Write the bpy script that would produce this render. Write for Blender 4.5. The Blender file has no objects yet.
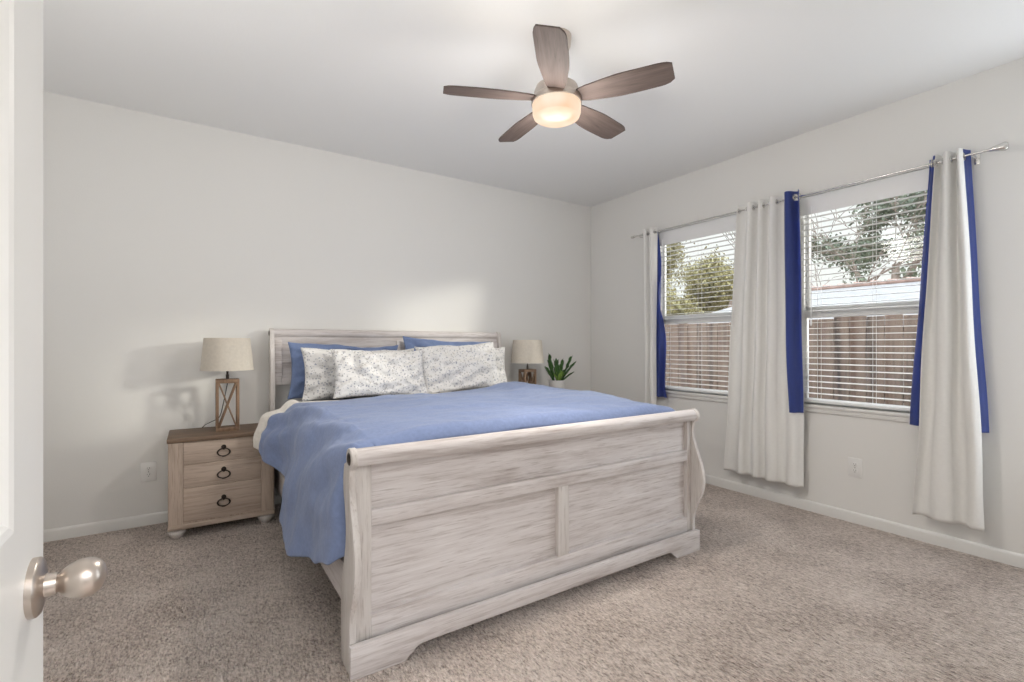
import bpy, bmesh, math, random
from mathutils import Vector, Matrix, noise
C = bpy.context.scene.collection
SC = bpy.context.scene
PI = math.pi
random.seed(7)

# ------------------------------------------------------------------ camera, sky, sun, exposure
H_CAM, FPX, YAW = 1.197, 483.0, math.radians(33.5)
cd = bpy.data.cameras.new('camera'); cam = bpy.data.objects.new('camera', cd); C.objects.link(cam)
cd.sensor_width = 36.0; cd.lens = FPX / 1024 * 36.0
cd.shift_y = 4 / 1024                       # horizon sits 4 px under the middle of the frame
cd.clip_start = 0.02
cam.location = (0, 0, H_CAM); cam.rotation_euler = (PI / 2, 0, -YAW)
SC.camera = cam

w = bpy.data.worlds.new('sky'); SC.world = w; w.use_nodes = True
nt = w.node_tree; nt.nodes.clear()
wo = nt.nodes.new('ShaderNodeOutputWorld'); bg = nt.nodes.new('ShaderNodeBackground')
tc = nt.nodes.new('ShaderNodeTexCoord'); sx = nt.nodes.new('ShaderNodeSeparateXYZ')
cr = nt.nodes.new('ShaderNodeValToRGB'); mr = nt.nodes.new('ShaderNodeMapRange')
mr.inputs['From Min'].default_value = -1; mr.inputs['From Max'].default_value = 1
els = cr.color_ramp.elements
els[0].position = 0.0; els[0].color = (.42, .38, .35, 1)
els[1].position = 1.0; els[1].color = (.72, .80, .95, 1)
e = els.new(.48); e.color = (.50, .46, .43, 1)
e = els.new(.51); e.color = (1.0, .985, .96, 1)
e = els.new(.72); e.color = (.95, .97, 1.0, 1)
nt.links.new(tc.outputs['Generated'], sx.inputs[0]); nt.links.new(sx.outputs['Z'], mr.inputs['Value'])
nt.links.new(mr.outputs[0], cr.inputs[0]); nt.links.new(cr.outputs[0], bg.inputs['Color'])
ms = nt.nodes.new('ShaderNodeMapRange'); ms.interpolation_type = 'SMOOTHSTEP'   # sky strength boosted above the window view, to brighten the room
ms.inputs['From Min'].default_value = .26; ms.inputs['From Max'].default_value = .48
ms.inputs['To Min'].default_value = 1.12; ms.inputs['To Max'].default_value = 6.5
nt.links.new(sx.outputs['Z'], ms.inputs['Value']); nt.links.new(ms.outputs[0], bg.inputs['Strength'])
nt.links.new(bg.outputs[0], wo.inputs[0])

sd = bpy.data.lights.new('sun', 'SUN'); sun = bpy.data.objects.new('sun', sd); C.objects.link(sun)
sd.energy = 2.8; sd.angle = math.radians(6.5); sd.color = (1.0, .93, .84)
sun.rotation_euler = Vector((-.81, .59, -.20)).to_track_quat('-Z', 'Y').to_euler()

SC.view_settings.view_transform = 'Standard'
SC.view_settings.look = 'None'
SC.view_settings.gamma = 1.0
SC.view_settings.use_curve_mapping = False
SC.view_settings.exposure = 0.0

# added fill lights out of view: right side, behind the door, in the hall
def area(name, loc, direction, sx_, sy_, energy, color):
    d = bpy.data.lights.new(name, 'AREA'); o = bpy.data.objects.new(name, d); C.objects.link(o)
    d.shape = 'RECTANGLE'; d.size = sx_; d.size_y = sy_; d.energy = energy; d.color = color
    o.location = loc; o.rotation_euler = Vector(direction).to_track_quat('-Z', 'Y').to_euler()
E_SIDE, E_UP, E_FRONT, E_HALL, E_FAN = 26, 22, 75, 5, 28
area('side_fill', (3.66, .30, 1.45), (-1, .45, .0), .9, 1.9, E_SIDE, (.86, .93, 1.0))  # added cool fill
area('door_fill', (-.62, 1.2, 1.3), (.20, .40, .89), .7, 1.6, E_UP, (1.0, .985, .96))  # added uplight hidden behind the open door, brightens the ceiling
area('hall_fill', (.25, -.55, 2.25), (.05, .88, -.47), .5, .4, E_HALL, (1.0, .86, .70))  # added warm fill behind the camera, no real fixture

# ------------------------------------------------------------------ materials
def new_mat(name):
    m = bpy.data.materials.new(name); m.use_nodes = True
    nt = m.node_tree; return m, nt, nt.nodes['Principled BSDF']
def N(nt, t, **kw):
    n = nt.nodes.new(t)
    for k, v in kw.items():
        if k in n.inputs: n.inputs[k].default_value = v
        else: setattr(n, k, v)
    return n
def ramp(nt, stops):
    r = nt.nodes.new('ShaderNodeValToRGB'); e = r.color_ramp.elements
    e[0].position, e[0].color = stops[0][0], (*stops[0][1], 1)
    e[1].position, e[1].color = stops[-1][0], (*stops[-1][1], 1)
    for p, c in stops[1:-1]:
        x = e.new(p); x.color = (*c, 1)
    return r
def plain(name, col, rough=.5, metal=0, bump=0, bscale=200, var=.0, spec=None):
    m, nt, p = new_mat(name)
    p.inputs['Base Color'].default_value = (*col, 1); p.inputs['Roughness'].default_value = rough
    p.inputs['Metallic'].default_value = metal
    if spec is not None: p.inputs['Specular IOR Level'].default_value = spec
    t = N(nt, 'ShaderNodeTexCoord')
    if var:
        n = N(nt, 'ShaderNodeTexNoise', Scale=6.0, Detail=4.0)
        r = ramp(nt, [(.3, tuple(c * (1 - var) for c in col)), (.7, tuple(min(1, c * (1 + var)) for c in col))])
        nt.links.new(t.outputs['Object'], n.inputs['Vector']); nt.links.new(n.outputs[0], r.inputs[0])
        nt.links.new(r.outputs[0], p.inputs['Base Color'])
    if bump:
        n = N(nt, 'ShaderNodeTexNoise', Scale=float(bscale), Detail=3.0)
        b = N(nt, 'ShaderNodeBump', Strength=bump, Distance=.01)
        nt.links.new(t.outputs['Object'], n.inputs['Vector']); nt.links.new(n.outputs[0], b.inputs['Height'])
        nt.links.new(b.outputs[0], p.inputs['Normal'])
    return m
def wood(name, axis, light, mid, dark, rough=.55, scale=1.0, seed=0.0, lo=.30, hi=.72):
    """streaky grain along one local axis"""
    m, nt, p = new_mat(name)
    t = N(nt, 'ShaderNodeTexCoord'); mp = N(nt, 'ShaderNodeMapping')
    s = [62 * scale] * 3; s[axis] = 2.6 * scale
    mp.inputs['Scale'].default_value = s; mp.inputs['Location'].default_value = (seed, seed * 2, seed * 3)
    n1 = N(nt, 'ShaderNodeTexNoise', Scale=1.0, Detail=8.0, Roughness=.74, Distortion=.3)
    mp2 = N(nt, 'ShaderNodeMapping'); s2 = [11 * scale] * 3; s2[axis] = 1.3 * scale
    mp2.inputs['Scale'].default_value = s2
    n2 = N(nt, 'ShaderNodeTexNoise', Scale=1.0, Detail=4.0, Roughness=.6, Distortion=1.2)
    mx = N(nt, 'ShaderNodeMath', operation='MULTIPLY_ADD'); mx.inputs[1].default_value = .55
    ad = N(nt, 'ShaderNodeMath', operation='MULTIPLY'); ad.inputs[1].default_value = .45
    L = nt.links.new
    L(t.outputs['Object'], mp.inputs[0]); L(t.outputs['Object'], mp2.inputs[0])
    L(mp.outputs[0], n1.inputs['Vector']); L(mp2.outputs[0], n2.inputs['Vector'])
    L(n2.outputs[0], ad.inputs[0]); L(n1.outputs[0], mx.inputs[0]); L(ad.outputs[0], mx.inputs[2])
    r = ramp(nt, [(lo, dark), ((lo + hi) / 2, mid), (hi, light)])
    L(mx.outputs[0], r.inputs[0])
    mp3 = N(nt, 'ShaderNodeMapping'); s3 = [150 * scale] * 3; s3[axis] = 9.0 * scale; mp3.inputs['Scale'].default_value = s3   # short dark scratches
    n3 = N(nt, 'ShaderNodeTexNoise', Scale=1.0, Detail=3.0, Roughness=.55)
    L(t.outputs['Object'], mp3.inputs[0]); L(mp3.outputs[0], n3.inputs['Vector'])
    r3 = ramp(nt, [(.57, (1, 1, 1)), (.72, (.74, .71, .69))])
    ml = N(nt, 'ShaderNodeMix', data_type='RGBA', blend_type='MULTIPLY'); ml.inputs[0].default_value = 1.0
    L(n3.outputs[0], r3.inputs[0]); L(r.outputs[0], ml.inputs[6]); L(r3.outputs[0], ml.inputs[7])
    L(ml.outputs[2], p.inputs['Base Color'])
    b = N(nt, 'ShaderNodeBump', Strength=.12, Distance=.004)
    L(n1.outputs[0], b.inputs['Height']); L(b.outputs[0], p.inputs['Normal'])
    p.inputs['Roughness'].default_value = rough; p.inputs['Specular IOR Level'].default_value = .3
    return m
def fabric(name, col, rough=.9, weave=900, sheen=.2, translucent=0.0, var=.06, tcol=None, wr=0):
    m, nt, p = new_mat(name); L = nt.links.new
    t = N(nt, 'ShaderNodeTexCoord')
    n = N(nt, 'ShaderNodeTexNoise', Scale=float(weave), Detail=2.0)
    n2 = N(nt, 'ShaderNodeTexNoise', Scale=60.0, Detail=6.0)
    r = ramp(nt, [(.3, tuple(c * (1 - var) for c in col)), (.7, tuple(min(1, c * (1 + var)) for c in col))])
    L(t.outputs['Object'], n.inputs['Vector']); L(t.outputs['Object'], n2.inputs['Vector'])
    L(n2.outputs[0], r.inputs[0]); L(r.outputs[0], p.inputs['Base Color'])
    b = N(nt, 'ShaderNodeBump', Strength=.15, Distance=.003)
    L(n.outputs[0], b.inputs['Height']); L(b.outputs[0], p.inputs['Normal'])
    if wr:
        n3 = N(nt, 'ShaderNodeTexNoise', Scale=9.0, Detail=4.0, Distortion=1.0)
        b2 = N(nt, 'ShaderNodeBump', Strength=wr, Distance=.02)
        L(t.outputs['Object'], n3.inputs['Vector']); L(n3.outputs[0], b2.inputs['Height'])
        L(b2.outputs[0], b.inputs['Normal'])
    p.inputs['Roughness'].default_value = rough
    p.inputs['Sheen Weight'].default_value = sheen; p.inputs['Specular IOR Level'].default_value = .2
    if translucent:
        tr = N(nt, 'ShaderNodeBsdfTranslucent'); tr.inputs['Color'].default_value = (*(tcol or col), 1)
        mx = N(nt, 'ShaderNodeMixShader'); mx.inputs[0].default_value = translucent
        L(p.outputs[0], mx.inputs[1]); L(tr.outputs[0], mx.inputs[2])
        L(mx.outputs[0], nt.nodes['Material Output'].inputs['Surface'])
    return m

M = {}
M['wall'] = plain('wall_paint', (.80, .79, .765), .85, bump=.05, bscale=140)
M['ceiling'] = plain('ceiling_paint', (.87, .868, .858), .9, bump=.06, bscale=110)
M['trim'] = plain('trim_paint', (.78, .77, .745), .45)
M['door'] = plain('door_paint', (.80, .80, .78), .4, bump=.02, bscale=90)
M['vinyl'] = plain('white_vinyl', (.86, .86, .86), .35)
M['slat'] = plain('blind_slat', (.82, .81, .80), .4)
M['nickel'] = plain('brushed_nickel', (.56, .50, .45), .33, 1)
M['chrome'] = plain('satin_chrome', (.72, .71, .69), .25, 1)
M['bronze'] = plain('dark_bronze', (.045, .035, .03), .4, .8)
M['plastic'] = plain('outlet_plastic', (.82, .81, .79), .35)
M['slot'] = plain('outlet_slot', (.10, .09, .085), .6)
WL, WM, WD = (.76, .725, .715), (.65, .605, .59), (.43, .375, .35)
M['ww_x'] = wood('whitewash_along_x', 0, WL, WM, WD, seed=1.3, lo=.34, hi=.64)
M['ww_x2'] = wood('whitewash_planks', 0, WL, WM, WD, seed=5.1, lo=.36, hi=.62)
M['ww_y'] = wood('whitewash_along_y', 1, WL, WM, WD, seed=2.1)
M['ww_z'] = wood('whitewash_along_z', 2, (.74, .71, .69), (.66, .62, .59), (.47, .42, .39), seed=3.7)
NL, NM, ND = (.62, .515, .435), (.52, .42, .345), (.31, .235, .18)
M['ns_x'] = wood('washed_oak_along_x', 0, NL, NM, ND, seed=.7)
M['ns_z'] = wood('washed_oak_along_z', 2, NL, NM, ND, seed=1.9)
M['ns_top'] = wood('brown_oak_top', 0, (.27, .19, .135), (.185, .125, .085), (.09, .06, .04), seed=4.2)
M['lamp_wood'] = wood('brown_lamp_wood', 2, (.33, .22, .145), (.24, .155, .10), (.12, .075, .045), scale=2.0)
M['blade'] = wood('grey_brown_blade', 0, (.19, .145, .128), (.125, .094, .083), (.062, .047, .042), rough=.7, seed=2.9)
M['duvet'] = fabric('blue_cotton', (.21, .27, .45), var=.08, wr=.10)
M['blue_pillow'] = fabric('blue_pillowcase', (.17, .23, .40), var=.06, wr=.35)
M['duvet_trim'] = fabric('cream_border', (.74, .70, .64))
M['sheet'] = fabric('charcoal_sheet', (.10, .10, .105), wr=.3)
M['curtain'] = fabric('white_curtain', (.86, .85, .825), translucent=.05, weave=500, var=.015)
M['blue_curtain'] = fabric('blue_curtain', (.075, .105, .29), rough=.5, translucent=.45, tcol=(.16, .26, .75), sheen=.3, wr=.5)
M['shade'] = fabric('linen_shade', (.74, .69, .61), weave=420, translucent=.25, tcol=(.8, .7, .58))
M['pot'] = plain('white_pot', (.78, .77, .75), .35)
M['soil'] = plain('potting_soil', (.04, .03, .02), .95, bump=.8, bscale=80)
M['leaf'] = plain('glossy_leaf', (.055, .13, .035), .35, var=.35)
M['leaf_pale'] = plain('young_leaf', (.22, .36, .07), .4, var=.2)
M['cord'] = plain('black_cord', (.03, .03, .03), .5)

def floral():
    m, nt, p = new_mat('floral_cotton'); L = nt.links.new
    t = N(nt, 'ShaderNodeTexCoord')
    v = N(nt, 'ShaderNodeTexVoronoi', Scale=54.0, Randomness=1.0)
    v2 = N(nt, 'ShaderNodeTexVoronoi', Scale=31.0, Randomness=1.0)
    r = ramp(nt, [(.25, (1, 1, 1)), (.36, (0, 0, 0))])
    r2 = ramp(nt, [(.15, (1, 1, 1)), (.24, (0, 0, 0))])
    hue = ramp(nt, [(.0, (.38, .39, .42)), (.4, (.52, .49, .45)), (.7, (.31, .33, .40)), (1, (.46, .45, .45))])
    sp = N(nt, 'ShaderNodeSeparateColor')
    ns = N(nt, 'ShaderNodeTexNoise', Scale=18.0, Detail=3.0)
    vm = N(nt, 'ShaderNodeVectorMath', operation='MULTIPLY_ADD')
    vm.inputs[1].default_value = (.035, .035, .035)
    L(t.outputs['Object'], ns.inputs['Vector'])
    L(ns.outputs['Color'], vm.inputs[0]); L(t.outputs['Object'], vm.inputs[2])
    L(vm.outputs[0], v.inputs['Vector']); L(vm.outputs[0], v2.inputs['Vector'])
    L(v.outputs['Distance'], r.inputs[0]); L(v2.outputs['Distance'], r2.inputs[0])
    L(v.outputs['Color'], sp.inputs[0]); L(sp.outputs[0], hue.inputs[0])
    mx = N(nt, 'ShaderNodeMath', operation='MAXIMUM')
    L(r.outputs[0], mx.inputs[0]); L(r2.outputs[0], mx.inputs[1])
    mix = N(nt, 'ShaderNodeMix', data_type='RGBA')
    mix.inputs[6].default_value = (.75, .74, .725, 1)
    L(mx.outputs[0], mix.inputs[0]); L(hue.outputs[0], mix.inputs[7])
    L(mix.outputs[2], p.inputs['Base Color'])
    n3 = N(nt, 'ShaderNodeTexNoise', Scale=10.0, Detail=4.0, Distortion=1.5)
    b = N(nt, 'ShaderNodeBump', Strength=.55, Distance=.025)
    L(t.outputs['Object'], n3.inputs['Vector']); L(n3.outputs[0], b.inputs['Height']); L(b.outputs[0], p.inputs['Normal'])
    p.inputs['Roughness'].default_value = .9; p.inputs['Specular IOR Level'].default_value = .2
    return m
M['floral'] = floral()

def carpet():
    m, nt, p = new_mat('beige_carpet'); L = nt.links.new
    t = N(nt, 'ShaderNodeTexCoord')
    a = N(nt, 'ShaderNodeTexNoise', Scale=85.0, Detail=6.0, Roughness=.75)
    b_ = N(nt, 'ShaderNodeTexNoise', Scale=38.0, Detail=5.0, Roughness=.7)
    c_ = N(nt, 'ShaderNodeTexNoise', Scale=3.2, Detail=4.0)
    v = N(nt, 'ShaderNodeTexVoronoi', Scale=95.0)
    mp = N(nt, 'ShaderNodeMapping'); mp.inputs['Rotation'].default_value = (0, 0, .30); mp.inputs['Scale'].default_value = (1.35, .55, 1.0)
    L(t.outputs['Object'], mp.inputs[0])
    for n in (a, b_, v): L(mp.outputs[0], n.inputs['Vector'])
    L(t.outputs['Object'], c_.inputs['Vector'])
    r = ramp(nt, [(.385, (.17, .12, .095)), (.455, (.48, .39, .335)), (.53, (.765, .655, .585)), (.66, (.98, .89, .83))])
    m1 = N(nt, 'ShaderNodeMath', operation='MULTIPLY_ADD'); m1.inputs[1].default_value = .56
    m2 = N(nt, 'ShaderNodeMath', operation='MULTIPLY_ADD'); m2.inputs[1].default_value = .28
    m3 = N(nt, 'ShaderNodeMath', operation='MULTIPLY'); m3.inputs[1].default_value = .16
    L(c_.outputs[0], m3.inputs[0]); L(b_.outputs[0], m2.inputs[0]); L(m3.outputs[0], m2.inputs[2])
    L(a.outputs[0], m1.inputs[0]); L(m2.outputs[0], m1.inputs[2])
    L(m1.outputs[0], r.inputs[0]); L(r.outputs[0], p.inputs['Base Color'])
    bm1 = N(nt, 'ShaderNodeBump', Strength=.9, Distance=.012); L(v.outputs['Distance'], bm1.inputs['Height'])
    bm2 = N(nt, 'ShaderNodeBump', Strength=.9, Distance=.03); L(b_.outputs[0], bm2.inputs['Height'])
    L(bm1.outputs[0], bm2.inputs['Normal']); L(bm2.outputs[0], p.inputs['Normal'])
    p.inputs['Roughness'].default_value = .98; p.inputs['Specular IOR Level'].default_value = .1
    p.inputs['Sheen Weight'].default_value = .25
    return m
M['carpet'] = carpet()

def pane_glass():
    m = bpy.data.materials.new('window_glass'); m.use_nodes = True; nt = m.node_tree; nt.nodes.clear()
    o = N(nt, 'ShaderNodeOutputMaterial'); tr = N(nt, 'ShaderNodeBsdfTransparent'); gl = N(nt, 'ShaderNodeBsdfGlossy')
    tr.inputs['Color'].default_value = (.95, .97, .96, 1); gl.inputs['Roughness'].default_value = .02
    fr = N(nt, 'ShaderNodeFresnel', IOR=1.35); mx = N(nt, 'ShaderNodeMixShader')
    nt.links.new(fr.outputs[0], mx.inputs[0]); nt.links.new(tr.outputs[0], mx.inputs[1])
    nt.links.new(gl.outputs[0], mx.inputs[2]); nt.links.new(mx.outputs[0], o.inputs[0])
    return m
M['glass'] = pane_glass()
def lamp_glass():
    m, nt, p = new_mat('lit_frosted_glass')
    p.inputs['Base Color'].default_value = (.01, .01, .01, 1); p.inputs['Roughness'].default_value = .4; p.inputs['Specular IOR Level'].default_value = .1
    t = N(nt, 'ShaderNodeTexCoord'); n = N(nt, 'ShaderNodeTexNoise', Scale=9.0, Detail=1.0)
    r = ramp(nt, [(.35, (1.0, .66, .43)), (.68, (1.0, .86, .68))])
    nt.links.new(t.outputs['Object'], n.inputs['Vector']); nt.links.new(n.outputs[0], r.inputs[0])
    nt.links.new(r.outputs[0], p.inputs['Emission Color']); p.inputs['Emission Strength'].default_value = 1.0
    return m
M['lamp_glass'] = lamp_glass()

# outdoors
def fence_mat():
    m, nt, p = new_mat('fence_boards'); L = nt.links.new
    t = N(nt, 'ShaderNodeTexCoord'); mp = N(nt, 'ShaderNodeMapping'); mp.inputs['Scale'].default_value = (22, 22, 1.4)
    n = N(nt, 'ShaderNodeTexNoise', Scale=1.0, Detail=5.0)
    mp2 = N(nt, 'ShaderNodeMapping'); mp2.inputs['Scale'].default_value = (0, 7.0, 0)
    n2 = N(nt, 'ShaderNodeTexNoise', Scale=1.0, Detail=0.0)
    L(t.outputs['Object'], mp.inputs[0]); L(t.outputs['Object'], mp2.inputs[0])
    L(mp.outputs[0], n.inputs['Vector']); L(mp2.outputs[0], n2.inputs['Vector'])
    a = N(nt, 'ShaderNodeMath', operation='ADD'); L(n.outputs[0], a.inputs[0]); L(n2.outputs[0], a.inputs[1])
    r = ramp(nt, [(.65, (.045, .03, .024)), (1.0, (.100, .058, .040)), (1.35, (.19, .135, .105))])
    r.color_ramp.elements[0].position = .33; r.color_ramp.elements[1].position = .5; r.color_ramp.elements[2].position = .68
    h = N(nt, 'ShaderNodeMath', operation='MULTIPLY'); h.inputs[1].default_value = .5
    L(a.outputs[0], h.inputs[0]); L(h.outputs[0], r.inputs[0]); L(r.outputs[0], p.inputs['Base Color'])
    p.inputs['Roughness'].default_value = .85
    return m
M['fence'] = fence_mat()
M['bark'] = plain('tree_bark', (.17, .13, .105), .9, bump=.4, bscale=20, var=.25)
M['ever'] = plain('evergreen_leaf', (.10, .12, .075), .7, var=.35)
M['shrub'] = plain('yellow_green_leaf', (.26, .23, .10), .7, var=.35)
M['dirt'] = plain('bare_ground', (.30, .25, .20), .95, bump=.4, bscale=12, var=.15)
M['siding'] = plain('pale_siding', (.62, .60, .56), .8)
M['roof'] = plain('pale_roof', (.19, .182, .178), .85, bump=.3, bscale=30, var=.08)
M['ridge'] = plain('ridge_tile', (.26, .17, .14), .8, var=.2)

# ------------------------------------------------------------------ mesh helpers
def bx(bm, lo, hi, bev=0.0, seg=2, rot=None):
    t = bmesh.new(); bmesh.ops.create_cube(t, size=1)
    lo, hi = Vector(lo), Vector(hi); c, s = (lo + hi) / 2, hi - lo
    for v in t.verts: v.co = Vector((v.co.x * s.x, v.co.y * s.y, v.co.z * s.z))
    if bev: bmesh.ops.bevel(t, geom=list(t.edges), offset=min(bev, min(s) * .45), segments=seg, affect='EDGES', profile=.5)
    for v in t.verts: v.co = (rot @ v.co if rot else v.co) + c
    merge(bm, t)
def merge(bm, t):
    me = bpy.data.meshes.new('tmp'); t.to_mesh(me); t.free(); bm.from_mesh(me); bpy.data.meshes.remove(me)
def bar(bm, a, b, wdt, thk, up=(0, 0, 1), bev=.002):
    """a square bar from a to b"""
    a, b = Vector(a), Vector(b); d = b - a; L = d.length
    z = d.normalized(); x = Vector(up).cross(z)
    if x.length < 1e-4: x = Vector((1, 0, 0))
    x.normalize(); y = z.cross(x)
    R = Matrix((x, y, z)).transposed()
    t = bmesh.new(); bmesh.ops.create_cube(t, size=1)
    for v in t.verts: v.co = Vector((v.co.x * wdt, v.co.y * thk, v.co.z * L))
    if bev: bmesh.ops.bevel(t, geom=list(t.edges), offset=bev, segments=1, affect='EDGES')
    for v in t.verts: v.co = R @ v.co + (a + b) / 2
    merge(bm, t)
def tube(bm, pts, r, n=10, cap=True):
    pts = [Vector(p) for p in pts]; rings = []
    rr = r if isinstance(r, (list, tuple)) else [r] * len(pts)
    px = None
    for i, p in enumerate(pts):
        d = (pts[min(i + 1, len(pts) - 1)] - pts[max(i - 1, 0)]).normalized()
        if px is None: px = d.orthogonal().normalized()
        px = (px - d * px.dot(d)).normalized(); py = d.cross(px)
        rings.append([bm.verts.new(p + (px * math.cos(2 * PI * k / n) + py * math.sin(2 * PI * k / n)) * rr[i]) for k in range(n)])
    for a, b in zip(rings, rings[1:]):
        for k in range(n): bm.faces.new((a[k], a[(k + 1) % n], b[(k + 1) % n], b[k]))
    if cap: bm.faces.new(rings[0][::-1]); bm.faces.new(rings[-1])
def lathe(bm, prof, n=32, origin=(0, 0, 0), axis='Z', sx=1, sy=1, caps=True):
    o = Vector(origin); rings = []
    for r, z in prof:
        ring = []
        for k in range(n):
            a = 2 * PI * k / n; p = Vector((r * math.cos(a) * sx, r * math.sin(a) * sy, z))
            if axis == 'X': p = Vector((p.z, p.x, p.y))
            if axis == 'Y': p = Vector((p.x, -p.z, p.y))
            ring.append(bm.verts.new(p + o))
        rings.append(ring)
    for a, b in zip(rings, rings[1:]):
        for k in range(n): bm.faces.new((a[k], a[(k + 1) % n], b[(k + 1) % n], b[k]))
    if caps:
        bm.faces.new(rings[0][::-1]); bm.faces.new(rings[-1])
def torus(bm, c, R, r, axis='Y', n=24, m=8, sx=1.0, sz=1.0):
    c = Vector(c); g = []
    for i in range(n):
        a = 2 * PI * i / n; row = []
        for j in range(m):
            b = 2 * PI * j / m; q = R + r * math.cos(b)
            p = Vector((q * math.cos(a) * sx, r * math.sin(b), q * math.sin(a) * sz))
            if axis == 'X': p = Vector((p.y, p.x, p.z))
            if axis == 'Z': p = Vector((p.x, p.z, p.y))
            row.append(bm.verts.new(p + c))
        g.append(row)
    for i in range(n):
        for j in range(m):
            bm.faces.new((g[i][j], g[(i + 1) % n][j], g[(i + 1) % n][(j + 1) % m], g[i][(j + 1) % m]))
def prism(bm, poly, axis, a, b, bev=0.0):
    """extrude a 2D outline along an axis from a to b"""
    t = bmesh.new()
    def P(u, v, k):
        return {'X': (k, u, v), 'Y': (u, k, v), 'Z': (u, v, k)}[axis]
    A = [t.verts.new(P(u, v, a)) for u, v in poly]; B = [t.verts.new(P(u, v, b)) for u, v in poly]
    n = len(poly)
    for k in range(n): t.faces.new((A[k], A[(k + 1) % n], B[(k + 1) % n], B[k]))
    t.faces.new(A[::-1]); t.faces.new(B)
    bmesh.ops.recalc_face_normals(t, faces=t.faces)
    if bev:
        es = [e for e in t.edges if len(e.link_faces) == 2 and e.calc_face_angle(0) > .6]
        bmesh.ops.bevel(t, geom=es, offset=bev, segments=2, affect='EDGES', profile=.5)
    merge(bm, t)
def obj(name, bm, mat, parent=None, smooth=True, loc=None, recalc=True, angle=40):
    if recalc: bmesh.ops.recalc_face_normals(bm, faces=bm.faces)
    me = bpy.data.meshes.new(name); bm.to_mesh(me); bm.free()
    mats = mat if isinstance(mat, list) else [mat]
    for m in mats: me.materials.append(M[m])
    if smooth:
        for p in me.polygons: p.use_smooth = True
        me.set_sharp_from_angle(angle=math.radians(angle))
    o = bpy.data.objects.new(name, me); C.objects.link(o)
    if parent: o.parent = parent
    if loc: o.location = loc
    return o
def tag(o, label, cat, group=None, kind=None):
    o['label'] = label; o['category'] = cat
    if group: o['group'] = group
    if kind: o['kind'] = kind
    return o
def thing(name, label, cat, loc=(0, 0, 0), rz=0, group=None):
    o = bpy.data.objects.new(name, None); C.objects.link(o); o.empty_display_size = .1
    o.location = loc; o.rotation_euler = (0, 0, rz)
    return tag(o, label, cat, group)
def struct(name, bm, mat, parent=None, **kw):
    o = obj(name, bm, mat, parent, **kw)
    if not parent: o['kind'] = 'structure'
    return o
def dup(root, loc, label, rz=0):
    r = root.copy(); C.objects.link(r); r.location = loc; r['label'] = label; r.rotation_euler = (0, 0, rz)
    for ch in list(root.children):
        c = ch.copy(); C.objects.link(c); c.parent = r
        for g in list(ch.children):
            d = g.copy(); C.objects.link(d); d.parent = c
    return r
B = bmesh.new
def fbm(x, y, z=0.0, o=3):
    return noise.fractal(Vector((x, y, z)), .9, 2.1, o, noise_basis='PERLIN_ORIGINAL')
def sstep(a, b, x):
    t = min(1, max(0, (x - a) / (b - a))); return t * t * (3 - 2 * t)
def interp(pts, x):
    if x <= pts[0][0]: return pts[0][1]
    for (a, u), (b, v) in zip(pts, pts[1:]):
        if x <= b:
            t = (x - a) / (b - a); t = t * t * (3 - 2 * t); return u + (v - u) * t
    return pts[-1][1]

# ------------------------------------------------------------------ the room
XL, XR, YB, ZC, Y0 = -1.05, 3.72, 4.02, 2.74, -1.3
W1, W2 = (2.17, 3.135), (.86, 1.815)        # window openings along the right wall
WZ0, WZ1 = .765, 2.275
b = B(); bx(b, (XL - .1, Y0, -.12), (XR + .12, YB + .1, 0)); struct('floor', b, 'carpet', smooth=False)
b = B(); bx(b, (XL - .1, Y0, ZC), (XR + .15, YB + .1, ZC + .1)); struct('ceiling', b, 'ceiling', smooth=False)
b = B(); bx(b, (XL - .1, YB, 0), (XR + .15, YB + .1, ZC)); struct('wall_back', b, 'wall', smooth=False)
b = B(); bx(b, (XL - .1, -.13, 0), (-.195, -.01, ZC)); bx(b, (.70, -.13, 0), (XR + .15, -.01, ZC)); bx(b, (-.195, -.13, 2.06), (.70, -.01, ZC)); struct('wall_front', b, 'wall', smooth=False)
b = B(); bx(b, (XL - .1, -.13, 0), (XL, YB, ZC)); struct('wall_left', b, 'wall', smooth=False)
b = B(); XO = XR + .15
ys = [-.13, W2[0], W2[1], W1[0], W1[1], YB]
for y0, y1 in ((ys[0], ys[1]), (ys[2], ys[3]), (ys[4], ys[5])): bx(b, (XR, y0, 0), (XO, y1, ZC))
for y0, y1 in (W1, W2): bx(b, (XR, y0, 0), (XO, y1, WZ0)); bx(b, (XR, y0, WZ1), (XO, y1, ZC))
struct('wall_right', b, 'wall', smooth=False)
def base_prof(bm, axis, a, c, at, sgn):
    pr = [(0, 0), (.013, 0), (.013, .056), (.010, .066), (.005, .072), (0, .072)]
    prism(bm, [(at - sgn * u, v) for u, v in pr], axis, a, c)
b = B(); base_prof(b, 'X', XL, XR, YB, 1); struct('baseboard_back', b, 'trim')
b = B(); base_prof(b, 'Y', -.01, YB - .013, XR, 1); struct('baseboard_right', b, 'trim')
b = B(); base_prof(b, 'Y', -.01, YB - .013, XL, -1); struct('baseboard_left', b, 'trim')

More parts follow.
